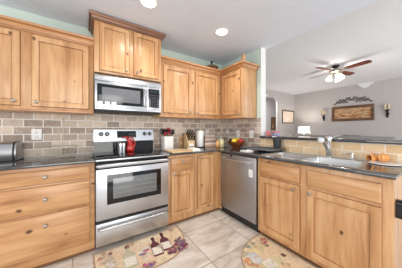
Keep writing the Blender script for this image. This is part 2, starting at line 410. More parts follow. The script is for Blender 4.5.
# base: sink cabinet
c = thing('base_cabinet', 'alder sink base cabinet with two doors below false drawer fronts', 'cabinet', (XW, 0, 0), RZ, GB)
Y0 = -(XW - 1.585)
mb = MB(); mb.box(1.322, 2.385, Y0, -.59, .05, .890, .002); mb.box(1.322, 1.34, Y0 + .02, -.03, .05, .890); mb.box(1.34, 2.37, Y0 + .02, -.03, .05, .07)
mb.build('cabinet_body', M_ALD, c)
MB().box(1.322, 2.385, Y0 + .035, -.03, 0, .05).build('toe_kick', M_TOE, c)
MB().box(2.3705, 2.3855, Y0 + .02, -.015, .0, .890).build('end_panel', M_ALD, c)
for x0, x1, kx in ((1.362, 1.80, 1.752), (1.858, 2.335, 1.893)):
    drawer_front(x0, x1, .708, .850, Y0 - .001).build('drawer_front', M_ALDH, c)
    d = raised_door(x0, x1, .085, .688, Y0 - .001, rail=.06).build('door', M_ALD, c); knob(kx, .648, Y0 - .021, d)

# ---------------------------------------------------------------- worktops and ledge
def slab(xs, ys, keep, z0, z1, bevel=.004):
    mb = MB(); bm = mb.bm; V = {}
    def v(i, j):
        if (i, j) not in V: V[i, j] = bm.verts.new((xs[i], ys[j], z0))
        return V[i, j]
    fs = []
    for i in range(len(xs) - 1):
        for j in range(len(ys) - 1):
            if keep(i, j): fs.append(bm.faces.new((v(i, j), v(i + 1, j), v(i + 1, j + 1), v(i, j + 1))))
    r = bmesh.ops.extrude_face_region(bm, geom=fs)
    for x in r['geom']:
        if isinstance(x, bmesh.types.BMVert): x.co.z = z1
    bmesh.ops.recalc_face_normals(bm, faces=bm.faces)
    es = [e for e in bm.edges if len(e.link_faces) == 2 and abs(e.calc_face_angle(0)) > 1 and abs(e.verts[0].co.z - e.verts[1].co.z) < 1e-5]
    bmesh.ops.bevel(bm, geom=es, offset=bevel, segments=2, profile=.5, affect='EDGES')
    return mb
tag(slab([-1.15, -.003], [-.648, -.011], lambda i, j: True, .892, .915).build('countertop', M_GRAN), 'dark speckled granite countertop left of the range', 'countertop', 'granite tops')
SX0, SX1, SY0, SY1 = 1.675, 2.055, -2.17, -1.30
tag(slab([.767, 1.55, SX0, SX1, XW - .012], [-2.40, SY0, SY1, -.648, -.011], lambda i, j: not (i == 0 and j < 3) and not (i == 2 and j == 1), .892, .915).build('countertop', M_GRAN),
    'dark granite corner countertop running from the range round to the sink', 'countertop', 'granite tops')
tag(slab([2.155, 2.47], [-2.78, -.905], lambda i, j: True, 1.084, 1.116).build('bar_ledge', M_GRAN), 'raised dark granite bar ledge on the tiled half wall behind the sink', 'ledge', 'granite tops')
# sink: two bowls
s = thing('sink', 'drop-in stainless double sink set in the granite below the faucet', 'sink', (0, 0, .70))
ym = (SY0 + SY1) / 2
def rr(x0, x1, y0, y1, r, z, n=5):
    P = []
    for cx, cy, a0 in ((x1 - r, y1 - r, 0), (x0 + r, y1 - r, 90), (x0 + r, y0 + r, 180), (x1 - r, y0 + r, 270)):
        for k in range(n): an = radians(a0 + 90 * k / (n - 1)); P.append((cx + r * cos(an), cy + r * sin(an), z))
    return P
ZT = .2155
for a, b in ((SY0, ym - .001), (ym + .001, SY1)):
    x0, x1 = SX0 + .002, SX1 - .002; e0 = .012 if a == SY0 else 0; e1 = .012 if b == SY1 else 0
    mb = MB().loops([rr(x0 - .012, x1 + .012, a - e0, b + e1, .03, ZT), rr(x0 - .010, x1 + .010, a - e0 + .002, b + e1 - .002, .03, ZT + .003), rr(x0 + .006, x1 - .006, a + .008, b - .008, .045, ZT + .002), rr(x0 + .010, x1 - .010, a + .012, b - .012, .045, ZT - .01),
                     rr(x0 + .016, x1 - .016, a + .02, b - .02, .05, .045), rr(x0 + .04, x1 - .04, a + .045, b - .045, .04, .02)], cap0=False)
    bl = mb.build('bowl', M_SINK, s)
    MB().lathe([(.045, .0205), (.042, .025), (.03, .022)], ((x0 + x1) / 2, (a + b) / 2, 0), 20).build('drain', M_CHROME, bl)

# ---------------------------------------------------------------- range
r = thing('range', 'stainless freestanding electric range under the microwave', 'stove')
MB().box(.004, .760, -.60, -.03, .03, .895).build('body', M_BLACKM, r)
mb = MB(); mb.box(.003, .761, -.655, -.60, .308, .818, .008); od = mb.build('oven_door', M_STEEL, r)
MB().box(.003, .761, -.650, -.60, .819, .872, .004).build('door_top_trim', M_BLACK, od)
mb = MB(); mb.box(.100, .665, -.6575, -.654, .455, .755, .0012); w = mb.build('window', M_BLACK, od)
mb = MB(); mb.box(.155, .612, -.6595, -.657, .505, .712, .001); pn = mb.build('glass_pane', M_GLASSK, w)
mb = MB()
for z in (.56, .61, .66): mb.box(.165, .602, -.6602, -.6594, z - .002, z + .002, 0)
mb.build('oven_rack', M_NICKEL, w)
def bar_handle(name, x0, x1, y, z, rad, parent, out=.045, mat=None, bow=.0):
    pts = [(x0, y + out, z), (x0, y + .012, z), (x0 + .012, y, z)]
    for k in range(1, 12): pts.append((x0 + .012 + (x1 - x0 - .024) * k / 12, y - bow * sin(pi * k / 12), z))
    pts += [(x1 - .012, y, z), (x1, y + .012, z), (x1, y + out, z)]
    return MB().tube(pts, rad, 10).build(name, mat or M_STEEL, parent)
bar_handle('handle', .02, .744, -.705, .856, .017, od, .055, M_STEEL)
mb = MB(); mb.box(.003, .761, -.655, -.60, .055, .278, .008); dr = mb.build('warming_drawer', M_STEEL, r)
bar_handle('handle', .03, .735, -.697, .236, .014, dr, .045, M_STEELV, .004)
mb = MB(); mb.box(.012, .752, -.640, -.60, .277, .308); mb.build('seam', M_BLACK, r)
# cooktop
mb = MB(); mb.box(.001, .763, -.668, -.03, .892, .921, .006); ck = mb.build('cooktop', M_BLACK, r)
mb = MB(); mb.box(.001, .763, -.672, -.650, .900, .917, .003); mb.build('front_trim', M_STEEL, r)
for x, y, q in ((.20, -.49, .105), (.565, -.49, .085), (.20, -.20, .075), (.565, -.20, .105)):
    mb = MB()
    for rad in (q, q * .6):
        mb.loops([[(x + (rad + d) * cos(2 * pi * k / 40), y + (rad + d) * sin(2 * pi * k / 40), .9215) for k in range(40)] for d in (0, .003)], False, False)
    mb.build('burner_ring', plain('burner_grey', (120, 120, 122), .4), r)
for k in range(2): pass
mb = MB(); mb.loops([[(.006, -.085, .92), (.758, -.085, .92), (.758, -.012, .92), (.006, -.012, .92)], [(.006, -.078, 1.06), (.758, -.078, 1.06), (.758, -.012, 1.06), (.006, -.012, 1.06)]])
mb.build('backguard_base', M_BLACK, r)
mb = MB(); mb.loops([[(.004, -.095, 1.06), (.760, -.095, 1.06), (.760, -.012, 1.06), (.004, -.012, 1.06)], [(.004, -.072, 1.215), (.760, -.072, 1.215), (.760, -.012, 1.215), (.004, -.012, 1.215)], [(.010, -.062, 1.222), (.754, -.062, 1.222), (.754, -.016, 1.222), (.010, -.016, 1.222)]])
bg = mb.build('backguard', M_STEEL, r)
def on_guard(z): return -.095 + (z - 1.06) / .155 * .023
mb = MB(); mb.loops([[(x, on_guard(z) - o, z) for x, z in ((.272, 1.105), (.515, 1.105), (.515, 1.195), (.272, 1.195))] for o in (-.003, .003)]); dp = mb.build('display_panel', M_BLACK, bg)
for i in range(4):
    for j in range(2): MB().box(.42 + i * .022, .435 + i * .022, on_guard(1.13) - .0056, on_guard(1.13) - .001, 1.12 + j * .03, 1.127 + j * .03).build('button', plain('button_grey', (120, 122, 126), .4), dp)
for x in (.085, .155, .635, .708):
    k = MB().lathe([(.027, 0), (.027, .006), (.022, .010), (.020, .028), (.016, .031)], (x, on_guard(1.155) - .001, 1.155), 20, axis='-y').build('knob', M_BLACK, bg)
    MB().box(x - .003, x + .003, on_guard(1.155) - .040, on_guard(1.155) - .028, 1.137, 1.173, .002).build('grip', M_NICKEL, k)

# ---------------------------------------------------------------- microwave
m = thing('microwave', 'stainless over-the-range microwave below the tall cabinet', 'microwave', (0, 0, 1.436))
MB().box(.004, .758, -.385, -.012, .0, .410, .002).build('body', M_BLACKM, m)
mb = MB(); prof = [(-.37, .325), (-.405, .325), (-.412, .330), (-.408, .362), (-.392, .395), (-.375, .412), (-.37, .412)]
mb.loops([[(x, y, z) for y, z in prof] for x in (.002, .760)]); vt = mb.build('vent_hood', M_STEEL, m)
mb = MB(); mb.box(.003, .565, -.412, -.384, .028, .322, .006); dd = mb.build('door', M_STEEL, m)
mb = MB(); mb.box(.026, .528, -.4145, -.411, .062, .290, .001); w = mb.build('window_frame', M_BLACK, dd)
mb = MB(); mb.box(.072, .488, -.4165, -.414, .096, .255, .001); mb.build('window', plain('microwave_screen', (112, 114, 118), .22), w)
pts = [(.549, -.408, .062), (.549, -.44, .068)] + [(.549, -.447 - .006 * sin(pi * k / 8), .08 + .2 * k / 8) for k in range(9)] + [(.549, -.44, .292), (.549, -.408, .298)]
MB().tube(pts, .012, 10).build('handle', M_CHROME, dd)
mb = MB(); mb.box(.567, .759, -.412, -.384, .028, .322, .006); cp = mb.build('control_panel', M_STEEL, m)
mb = MB(); mb.box(.590, .735, -.4145, -.411, .062, .300, .001); kp = mb.build('keypad', M_BLACK, cp)
for i in range(4):
    for j in range(6): MB().box(.602 + i * .032, .624 + i * .032, -.4155, -.4143, .078 + j * .027, .090 + j * .027).build('button', plain('keypad_grey', (74, 76, 80), .4), kp)
MB().box(.61, .715, -.4156, -.4143, .252, .284).build('clock_display', plain('clock_dark', (30, 44, 50), .2), kp)
mb = MB(); mb.box(.003, .759, -.405, -.02, -.014, .027, .003); mb.build('bottom_grille', M_BLACKM, m)
mb = MB(); mb.box(.003, .759, -.414, -.386, .004, .030, .004); mb.build('lower_trim', M_STEEL, m)
# white patches imitating bright reflections at the lower left of the door
for x in (.055, .125, .192): MB().box(x - .025, x + .025, -.4195, -.4165, .012, .094, .0012).build('glare_patch', M_WHITE, dd)

# ---------------------------------------------------------------- dishwasher
d = thing('dishwasher', 'stainless dishwasher between the corner cabinet and the sink cabinet', 'dishwasher', (XW, 0, 0), RZ)
MB().box(.668, 1.312, -.60, -.03, .02, .888).build('body', M_BLACKM, d)
dw = MB().box(.670, 1.310, Y0 - .022, Y0 + .012, .105, .880, .008).build('door', M_STEELV, d)
pts = [(.765, Y0 - .022, .826), (.765, Y0 - .05, .822)] + [(.78 + .46 * k / 10, Y0 - .058 - .012 * sin(pi * k / 10), .820 - .006 * sin(pi * k / 10)) for k in range(11)] + [(1.255, Y0 - .05, .822), (1.255, Y0 - .022, .826)]
MB().tube(pts, .012, 10).build('handle', M_STEEL, dw)
MB().lathe([(.016, 0), (.016, .002), (.012, .003)], (.905, Y0 - .022, .862), 16, axis='-y').build('badge', M_BLACK, dw)
st = MB().box(1.205, 1.262, Y0 - .0235, Y0 - .0215, .645, .735).build('sticker', M_PAPER, dw)
mb = MB()
for z in (.66, .672, .684, .70, .716): mb.box(1.212, 1.255, Y0 - .0240, Y0 - .0234, z, z + .003)
mb.build('print', plain('print_grey', (120, 130, 145), .7), st)
MB().box(.668, 1.312, Y0 + .03, -.05, 0, .105).build('toe_kick', M_BLACK, d)

# ---------------------------------------------------------------- counter objects, left
B = .9155
t = thing('bread_box', 'rounded stainless bread box at the left end of the counter', 'bread box', (-.695, -.16, B))
arcp = [(-.118, .004)] + [(-.118 - .022 * sin(pi * k / 8), .004 + .15 * k / 8) for k in range(1, 9)] + [(-.108, .168), (-.095, .175)] + [(.03 + .08 * sin(pi / 2 * k / 6), .095 + .08 * cos(pi / 2 * k / 6)) for k in range(7)] + [(.11, .004)]
MB().loops([[(x, y, z) for y, z in arcp] for x in (-.32, .045)]).build('shell', M_STEELV, t)
MB().loops([[(x, y * s, z * s2) for y, z in arcp] for x, s, s2 in ((.046, 1.04, 1.03), (.058, 1.04, 1.03))]).build('end_band', M_BLACKM, t)
MB().loops([[(x, y * s, z * s2) for y, z in arcp] for x, s, s2 in ((.058, 1.0, 1.0), (.068, .99, .99), (.072, .94, .95))]).build('end_cap', M_STEELV, t)
MB().box(-.325, .072, -.122, .112, 0, .008, .002).build('base', M_BLACKM, t)
MB().tube([(-.20, -.132, .10), (-.20, -.155, .103), (-.10, -.155, .103), (-.10, -.132, .10)], .005, 8).build('handle', M_BLACKM, t)
# wire basket with hook
t = thing('wire_basket', 'silver wire fruit basket with a tall hook, empty, under the left cabinet', 'basket', (-.292, -.165, B)); t.scale = (1, 1, 1.12)
M_WIRE = plain('wire_silver', (206, 196, 180), .35, .3)
mb = MB()
def circ(r, z, n=40): return [(r * cos(2 * pi * k / n), r * sin(2 * pi * k / n), z) for k in range(n)]
for rad, z, w in ((.06, .006, .0026), (.098, .03, .0014), (.124, .06, .0014), (.142, .098, .0036)): mb.tube(circ(rad, z), w, 6, closed=True)
for k in range(14):
    a = 2 * pi * k / 14; mb.tube([(r_ * cos(a), r_ * sin(a), z) for r_, z in ((.045, .008), (.06, .010), (.085, .02), (.11, .042), (.128, .066), (.142, .098))], .0012, 5)
mb.build('bowl', M_WIRE, t)
MB().tube([(0, .125, .07), (0, .13, .12), (0, .128, .34), (0, .115, .375), (0, .085, .385), (0, .06, .37), (0, .055, .35)], .0035, 8).build('hook', M_WIRE, t)

# on the range
M_RED = plain('red_enamel', (205, 40, 34), .22, 0, .05, coat=.5)
t = thing('kettle', 'red gooseneck kettle with a loop handle on the cooktop', 'kettle', (.43, -.135, .922)); t.scale = (.98, .98, .90)
MB().lathe([(.046, 0), (.050, .006), (.052, .04), (.046, .08), (.034, .115), (.026, .14), (.024, .155)], seg=28).build('body', M_RED, t)
MB().lathe([(.025, .155), (.026, .16), (.016, .17), (.006, .175), (.008, .184), (.003, .19)], seg=20).build('lid', M_RED, t)
MB().tube([(-.018, 0, .125), (-.028, -.002, .165), (-.038, -.003, .20), (-.060, -.004, .217), (-.085, -.004, .212), (-.098, -.004, .20)], [.020, .017, .015, .012, .010, .009], 10).build('spout', M_RED, t)
MB().tube([(-.03, 0, .19), (-.012, 0, .212), (.018, 0, .205), (.045, 0, .17), (.058, 0, .12), (.052, 0, .07), (.042, 0, .05)], .010, 10).build('handle', M_RED, t)
g = 'steel shakers on the cooktop'
for i, (x, y, lab) in enumerate(((.270, -.37, 'left steel shaker in front of the red kettle'), (.305, -.375, 'right steel shaker, nearer the red kettle on the cooktop'))):
    t = thing('shaker', lab, 'shaker', (x, y, .922), 0, g)
    MB().lathe([(.015, 0), (.016, .004), (.015, .10)], seg=20).build('body', M_STEEL, t)
    MB().lathe([(.0155, .10), (.0155, .125), (.012, .133), (.004, .136)], seg=20).build('cap', M_CHROME, t)

# counter right of range
M_BOARD = wood('maple', (232, 202, 158), (214, 178, 130), (190, 150, 102), 'x', knots=False, rough=.5)
M_CER = plain('white_ceramic', (236, 234, 230), .2, 0, .02)
t = thing('utensil_crock', 'square white ceramic crock of cooking utensils right of the range', 'crock', (.955, -.155, B)); t.scale = (1.02, 1.02, 1.1)
MB().loops([rr(-.072, .072, -.072, .072, .02, z) for z in (0, .005)] + [rr(-.075, .075, -.075, .075, .02, .18), rr(-.069, .069, -.069, .069, .016, .18), rr(-.066, .066, -.066, .066, .016, .02)]).build('pot', M_CER, t)
M_REDP = plain('red_plastic', (176, 34, 44), .35)
def utensil(kind, x, y, tx, ty, h, mat, label, name):
    u = thing(name, label, 'utensil', (.955 + x, -.155 + y, B + .026), 0, 'utensils in the crock')
    MB().tube([(0, 0, 0), (tx * .8, ty * .8, h * .75)], .005, 8).build('handle', mat, u)
    mb = MB(); c0 = (tx * .9, ty * .9, h * .88)
    if kind == 'spoon': mb.ball(c0, .034, sc=(1, .3, 1.25))
    elif kind == 'ladle': mb.lathe([(.012, -.03), (.036, -.012), (.042, .012), (.039, .012), (.03, -.008), (.01, -.02)], c0, 18)
    else:
        mb.box(c0[0] - .034, c0[0] + .034, c0[1] - .003, c0[1] + .003, c0[2] - .045, c0[2] + .045, .002)
    mb.build('head', mat, u)
utensil('spoon', -.03, .0, -.05, .01, .28, M_BLACK, 'black spoon leaning left in the white crock', 'spoon')
utensil('ladle', -.01, -.02, -.01, -.02, .30, M_BLACK, 'black ladle standing upright in the middle of the crock', 'ladle')
utensil('turner', .02, .02, .02, .02, .29, M_REDP, 'red turner standing in the white utensil crock', 'turner')
utensil('spoon', .03, .0, .07, .01, .27, M_BLACK, 'black spoon leaning right in the white crock', 'spoon')
utensil('spoon', .0, .03, -.02, .02, .26, M_REDP, 'red spoon between the black utensils in the crock', 'spoon')
bd = MB().box(.83, 1.12, -.625, -.33, 0, .022, .006).build('cutting_board', M_BOARD); bd.location.z = B
tag(bd, 'pale wood cutting board lying flat right of the range', 'cutting board')
# folded dish towel on the end of the board
mb = MB(); n = 12
for lay, (x0, x1, y0, y1, z) in enumerate(((1.13, 1.255, -.615, -.42, .001), (1.135, 1.25, -.61, -.44, .014), (1.14, 1.24, -.60, -.46, .026))):
    rings = []
    for j in range(n + 1):
        y = y0 + (y1 - y0) * j / n
        rings.append([(x0, y, z), (x1, y, z), (x1 + .004, y, z + .009 + .004 * sin(j * 1.1 + lay)), ((x0 + x1) / 2, y, z + .012 + .006 * sin(j * .9)), (x0 - .004, y, z + .009 + .003 * cos(j))])
    mb.loops(rings)
tw = mb.build('dish_towel', plain('cream_cloth', (246, 242, 232), .9, 0, .03, 60, .4)); tw.location.z = B
tag(tw, 'cream dish towel folded on the counter beside the cutting board', 'towel')
# knife block
t = thing('knife_block', 'pale wood knife block with black-handled knives beside the paper towels', 'knife block', (1.315, -.19, B), radians(-8)); t.scale = (1.12, 1.12, 1.15)
mb = MB(); pr = [(-.085, 0), (.085, 0), (.085, .17), (.035, .215), (-.085, .09)]
mb.loops([[(x, y, z) for y, z in pr] for x in (-.052, .052)]); mb.build('block', M_BOARD, t)
MB().box(-.034, .034, -.089, -.0845, .03, .065, .001).build('label_plate', M_CER, t)
nrm = Vector((0, -.72, .69)).normalized(); mb = None
for i in range(3):
    for j in range(3):
        x = -.034 + .034 * i; s = .2 + .3 * j
        p = Vector((x, -.085 + .12 * s, .09 + .125 * s)); q = p + nrm * (.085 + .01 * ((i + j) % 2))
        MB().tube([p - nrm * .02, p + nrm * .03, q], [.009, .011, .010], 8).build('knife_handle', M_BLACK, t)
mb = MB(); mb.loops([[(x, y, z) for y, z in ((.088, 0), (.098, 0), (.098, .19), (.088, .19))] for x in (-.12, -.02)]); lb = mb.build('leaning_board', M_BOARD); lb.location = (1.345, -.105, B)
lb.name = 'serving_board'; lb.data.name = 'serving_board'; tag(lb, 'small honey wood board standing against the tile behind the knife block', 'board')
# paper towel
t = thing('paper_towel_holder', 'upright white paper towel roll on a holder right of the knife block', 'paper towels', (1.535, -.17, B))
MB().lathe([(.075, 0), (.075, .008), (.070, .012)], seg=28).build('base', M_BLACKM, t)
MB().lathe([(.006, .012), (.006, .295), (.012, .30), (.012, .31), (.004, .315)], seg=12).build('pole', M_NICKEL, t)
MB().lathe([(.02, .014), (.062, .014), (.064, .018), (.064, .276), (.062, .28), (.02, .28)], seg=32, cap0=False, cap1=False).build('paper_roll', M_PAPER, t)
# striped board leaning in the corner
t = thing('striped_board', 'striped cream and rose wood board leaning against the tile in the corner', 'board', (1.80, -.15, B))
cs = [(206, 170, 152), (238, 224, 210), (190, 144, 130), (242, 230, 216), (214, 182, 164), (236, 222, 208)]
mb = MB()
for i, cc in enumerate(cs):
    z0, z1 = .205 * i / 6, .205 * (i + 1) / 6; f = lambda z: .085 * z / .205
    mb.loops([[(x, y0 + f(z), z) for y0, z in ((-.012, z0), (.008, z0), (.008, z1), (-.012, z1))] for x in (-.16, .12)], m=plain('stripe_%d' % i, cc, .5))
mb.build('board', None, t)
MB().box(-.175, -.160, -.02, .10, 0, .20, .003).build('side_rail', M_BLACKM, t)
# candle and canister
t = thing('candle_jar', 'amber candle jar left of the glass canister in the corner', 'candle', (1.775, -.35, B)); t.scale = (.85, .85, .9)
MB().lathe([(.030, 0), (.034, .006), (.034, .10), (.028, .112)], seg=20).build('jar', plain('amber_glass', (226, 168, 96), .15, 0, .05, coat=.5), t)
MB().lathe([(.029, .112), (.030, .130), (.010, .136)], seg=20).build('lid', plain('tan_lid', (196, 140, 86), .5), t)
t = thing('canister', 'pale cream canister with pasta beside the fruit bowl', 'canister', (1.862, -.345, B)); t.scale = (.95, .95, .86)
MB().lathe([(.052, 0), (.056, .006), (.056, .12), (.050, .135)], seg=24).build('jar', plain('pasta_jar', (222, 206, 160), .25, 0, .25, 45, coat=.6), t)
MB().lathe([(.052, .135), (.052, .152), (.04, .16), (.012, .164), (.012, .178), (.004, .18)], seg=24).build('lid', plain('green_lid', (196, 204, 176), .3), t)
# fruit bowl
t = thing('fruit_bowl', 'dark wooden fruit bowl on the corner counter beside the dishwasher', 'bowl', (1.985, -.575, B))
M_BOWL = wood('bowl_wood', (150, 84, 44), (118, 62, 32), (78, 40, 22), 'x', knots=False)
MB().lathe([(.055, 0), (.065, .004), (.062, .012), (.11, .05), (.150, .10), (.152, .104), (.144, .102), (.10, .055), (.05, .022)], seg=36).build('shell', M_BOWL, t)
M_YEL = plain('lemon_skin', (240, 206, 40), .4, bump=.2, nscale=80); M_APP = plain('apple_red', (190, 44, 44), .25, var=.25, nscale=12); M_PLUM = plain('plum_dark', (52, 30, 40), .3); M_STEM = plain('stem_brown', (80, 56, 34), .7)
def fruit(name, cat, dx, dy, dz, r_, mat, label, sc=(1, 1, 1)):
    f = thing(name, label, cat, (1.985 + dx, -.575 + dy, B + dz), 0, 'fruit in the wooden bowl')
    mb = MB()
    if name == 'lemon': mb.lathe([(.004, -r_ * 1.25), (.010, -r_ * 1.15), (r_ * .7, -r_ * .75), (r_, 0), (r_ * .7, r_ * .75), (.010, r_ * 1.15), (.004, r_ * 1.25)], axis='x', seg=20)
    else:
        mb.lathe([(.003, -r_ * .72), (r_ * .5, -r_ * .86), (r_ * .88, -r_ * .5), (r_, .05 * r_), (r_ * .85, r_ * .6), (r_ * .45, r_ * .85), (.004, r_ * .70)], seg=20)
    mb.build('flesh', mat, f)
    MB().tube([(0, 0, r_ * .68), (.003, 0, r_ * 1.05)] if name != 'lemon' else [(r_ * 1.2, 0, 0), (r_ * 1.32, 0, .002)], .0025, 6).build('stem', M_STEM, f)
fruit('plum', 'fruit', -.035, .085, .112, .036, M_PLUM, 'dark plum at the left of the fruit bowl')
fruit('lemon', 'fruit', -.045, .0, .110, .042, M_YEL, 'yellow lemon at the front of the fruit bowl')
fruit('lemon', 'fruit', .055, .025, .122, .042, M_YEL, 'yellow lemon at the back, highest in the fruit bowl')
fruit('apple', 'fruit', .02, -.082, .116, .042, M_APP, 'red apple at the right of the fruit bowl')

# drying rack with towel and cup
t = thing('dish_rack', 'low dark grey dish drying rack left of the sink', 'dish rack', (1.97, -1.055, B))
M_DG = plain('charcoal_plastic', (104, 108, 112), .35)
mb = MB(); mb.box(-.14, .20, -.27, .17, .028, .040, .004)
for k in range(8): mb.box(-.125, .185, -.25 + k * .054, -.235 + k * .054, .040, .047, .002)
mb.build('tray', M_DG, t)
for x, y in ((-.12, -.20), (.18, -.20), (-.12, .15), (.18, .15)): MB().box(x - .015, x + .015, y - .012, y + .012, 0, .028, .003).build('foot', M_BLACKM, t)
mb = MB()
for j in range(1): mb.loops([[(x, y, z) for y, z in ((-.05, 0), (.07, 0), (.075, .012), (.03, .018), (-.045, .014))] for x in (-.07, 0, .06)])
dc = mb.build('dish_cloth', M_PAPER); dc.location = (1.765, -1.01, B); tag(dc, 'white dish cloth bunched on the counter at the front edge of the drying rack', 'cloth')
t = MB().lathe([(.042, 0), (.046, .004), (.056, .130), (.054, .132), (.051, .126), (.042, .01)], seg=24).build('tumbler', plain('charcoal_cup', (52, 56, 62), .3)); t.location = (2.10, -1.235, B + .0475)
tag(t, 'dark charcoal tumbler standing on the drying rack by the tiled half wall', 'cup')

# faucet
t = thing('faucet', 'chrome pull-out kitchen faucet behind the double sink', 'faucet', (2.085, -1.845, B))
MB().lathe([(.034, 0), (.034, .006), (.027, .012), (.026, .17), (.029, .178), (.029, .215), (.024, .225), (.006, .228)], seg=24).build('body', M_CHROME, t)
MB().tube([(0, 0, .055), (-.045, .004, .11), (-.09, .008, .158), (-.125, .011, .185), (-.15, .014, .192)], [.016, .016, .017, .020, .024], 14).build('spout', M_CHROME, t)
MB().tube([(-.145, .014, .205), (-.157, .014, .185), (-.160, .015, .165)], [.026, .030, .024], 16).build('spray_head', plain('satin_white', (226, 230, 232), .25, .3), t)
MB().tube([(.0, -.01, .20), (.02, -.05, .225), (.028, -.085, .235)], [.010, .008, .007], 10).build('lever', M_CHROME, t)
t = thing('soap_dispenser', 'small chrome soap dispenser right of the faucet', 'dispenser', (2.10, -2.035, B))
MB().lathe([(.022, 0), (.022, .006), (.013, .012), (.012, .05), (.016, .054), (.016, .066), (.006, .07)], seg=20).build('body', M_CHROME, t)
MB().tube([(0, 0, .06), (-.04, .03, .064), (-.075, .055, .052)], [.008, .008, .007], 10).build('spout', M_CHROME, t)
# orange mug and plate
t = thing('plate', 'white plate at the right end of the counter under the orange mug', 'plate', (2.055, -2.265, B))
MB().lathe([(.07, 0), (.098, .004), (.102, .008), (.100, .013), (.094, .013), (.07, .009)], seg=36).build('dish', M_CER, t)
M_OR = plain('orange_glaze', (236, 164, 90), .25, 0, .18, 20, coat=.6)
t = thing('mug', 'orange glazed mug lying on its side, dark mouth towards the faucet', 'mug', (2.12, -2.178, B + .035)); t.scale = (.66, .66, .66); t.rotation_euler.z = radians(55)
MB().lathe([(.030, -.055), (.036, -.05), (.046, .03), (.045, .052), (.041, .052), (.040, .03), (.03, -.04)], axis='y', seg=24).build('body', M_OR, t)
MB().lathe([(.036, .01), (.003, .012)], axis='y', seg=24).build('inside', plain('dark_brown', (84, 50, 30), .5), t)
MB().tube([(0, -.025, .04), (0, -.02, .068), (0, .015, .072), (0, .03, .045)], .007, 8).build('handle', M_OR, t)
t = thing('gourd', 'orange ribbed gourd resting on the white plate', 'gourd', (2.115, -2.248, B + .051)); t.scale = (.66, .66, .8)
rings = []
for j in range(13):
    ph = -pi / 2 + pi * j / 12
    rings.append([((.056 + .005 * cos(8 * 2 * pi * k / 48)) * max(cos(ph), .06) * cos(2 * pi * k / 48), (.056 + .005 * cos(8 * 2 * pi * k / 48)) * max(cos(ph), .06) * sin(2 * pi * k / 48), .047 * sin(ph)) for k in range(48)])
MB().loops(rings).build('flesh', M_OR, t)
MB().tube([(0, 0, .042), (.002, 0, .058), (.008, 0, .068)], [.007, .005, .004], 8).build('stem', plain('tan_stem', (214, 190, 130), .6), t)

# wall plates
def plate(name, label, loc, rz, w, h, kind):
    p = thing(name, label, 'outlet' if 'outlet' in name else 'switch', loc, rz, 'wall plates on the tile')
    MB().box(-w / 2, w / 2, -.006, 0, -h / 2, h / 2, .002).build('cover', M_WHITE, p)
    n = max(1, round(w / .06)); M_IV = plain('ivory_plastic', (222, 220, 214), .4)
    for i in range(n):
        x = -w / 2 + w * (i + .5) / n
        if kind == 'outlet':
            for z in (-.022, .022): MB().box(x - .014, x + .014, -.0085, -.005, z - .013, z + .013, .003).build('socket', M_IV, p)
        else: MB().box(x - .015, x + .015, -.0095, -.005, -.033, .033, .002).build('rocker', M_IV, p)
plate('outlet_plate', 'white outlet plate on the tile between the bread box and the wire basket', (-.53, -.011, 1.16), 0, .085, .12, 'outlet')
plate('outlet_plate', 'small white outlet plate on the back tile above the striped board', (1.80, -.011, 1.17), 0, .07, .085, 'outlet')
plate('outlet_plate', 'small white outlet plate on the side tile nearest the corner', (XW - .011, -.15, 1.17), RZ, .07, .08, 'outlet')
plate('switch_plate', 'narrow white switch plate on the side tile above the fruit bowl', (XW - .011, -.418, 1.145), RZ, .075, .12, 'switch')
plate('switch_plate', 'wide white switch plate on the side tile nearest the bar ledge', (XW - .011, -.722, 1.14), RZ, .09, .125, 'switch')
p = thing('outlet_plate', 'black outlet cover on the end of the sink cabinet', 'outlet', (1.672, -2.3865, .68), 0)
MB().loops([rr(-.035, .035, -.06, .06, .018, z) for z in (0, .03)] + [rr(-.03, .03, -.055, .055, .016, .036)]).build('cover', M_BLACK, p)
p.rotation_euler = (radians(90), 0, 0)

# on top of the wall cabinets
t = thing('lidded_basket', 'brown lidded basket with a finial on top of the corner cabinet', 'basket', (1.765, -.20, 2.1545))
t.scale = (1.05, 1.05, 1.2)
M_WV = wood('woven_brown', (150, 96, 54), (112, 66, 36), (66, 38, 22), 'z', knots=False, fine=3)
MB().lathe([(.075, 0), (.085, .01), (.10, .07), (.105, .11), (.10, .12)], seg=28).build('body', M_WV, t)
MB().lathe([(.108, .12), (.11, .128), (.07, .15), (.02, .16)], seg=28).build('lid', M_WV, t)
MB().lathe([(.014, .16), (.009, .175), (.02, .195), (.016, .215), (.004, .225)], seg=16).build('finial', M_BLACKM, t)
t = thing('figurine', 'small tan carved figurine on top of the side wall cabinet', 'figurine', (1.93, -.785, 2.1545)); t.scale = (1.25, 1.25, 1.4)
M_TAN = wood('carved_tan', (206, 160, 110), (172, 122, 76), (120, 80, 48), 'z', knots=False)
MB().lathe([(.035, 0), (.04, .01), (.036, .06), (.022, .085), (.016, .095), (.024, .112), (.026, .128), (.018, .145), (.004, .152)], seg=20).build('figure', M_TAN, t)
MB().lathe([(.05, 0), (.05, .004), (.046, .006)], seg=20).build('base', M_BLACKM, t)

# ledge objects
t = thing('candy_tin', 'red white and blue round tin on the left end of the bar ledge', 'tin', (2.40, -1.03, 1.1165))
M_TB = plain('tin_blue', (150, 156, 190), .3); M_TR = plain('tin_red', (214, 120, 124), .3)
MB().lathe([(.05, 0), (.055, .004), (.055, .05), (.050, .054)], seg=24).build('body', M_TB, t)
MB().lathe([(.058, .054), (.058, .072), (.05, .078)], seg=24).build('lid', M_TR, t)
t = MB().box(-.04, .04, -.03, .03, 0, .075, .003).build('snack_box', plain('box_red', (206, 116, 120), .5, 0, .2, 18)); t.location = (2.33, -.945, 1.1165); t.rotation_euler.z = .4
tag(t, 'small red box left of the tin on the bar ledge', 'box')

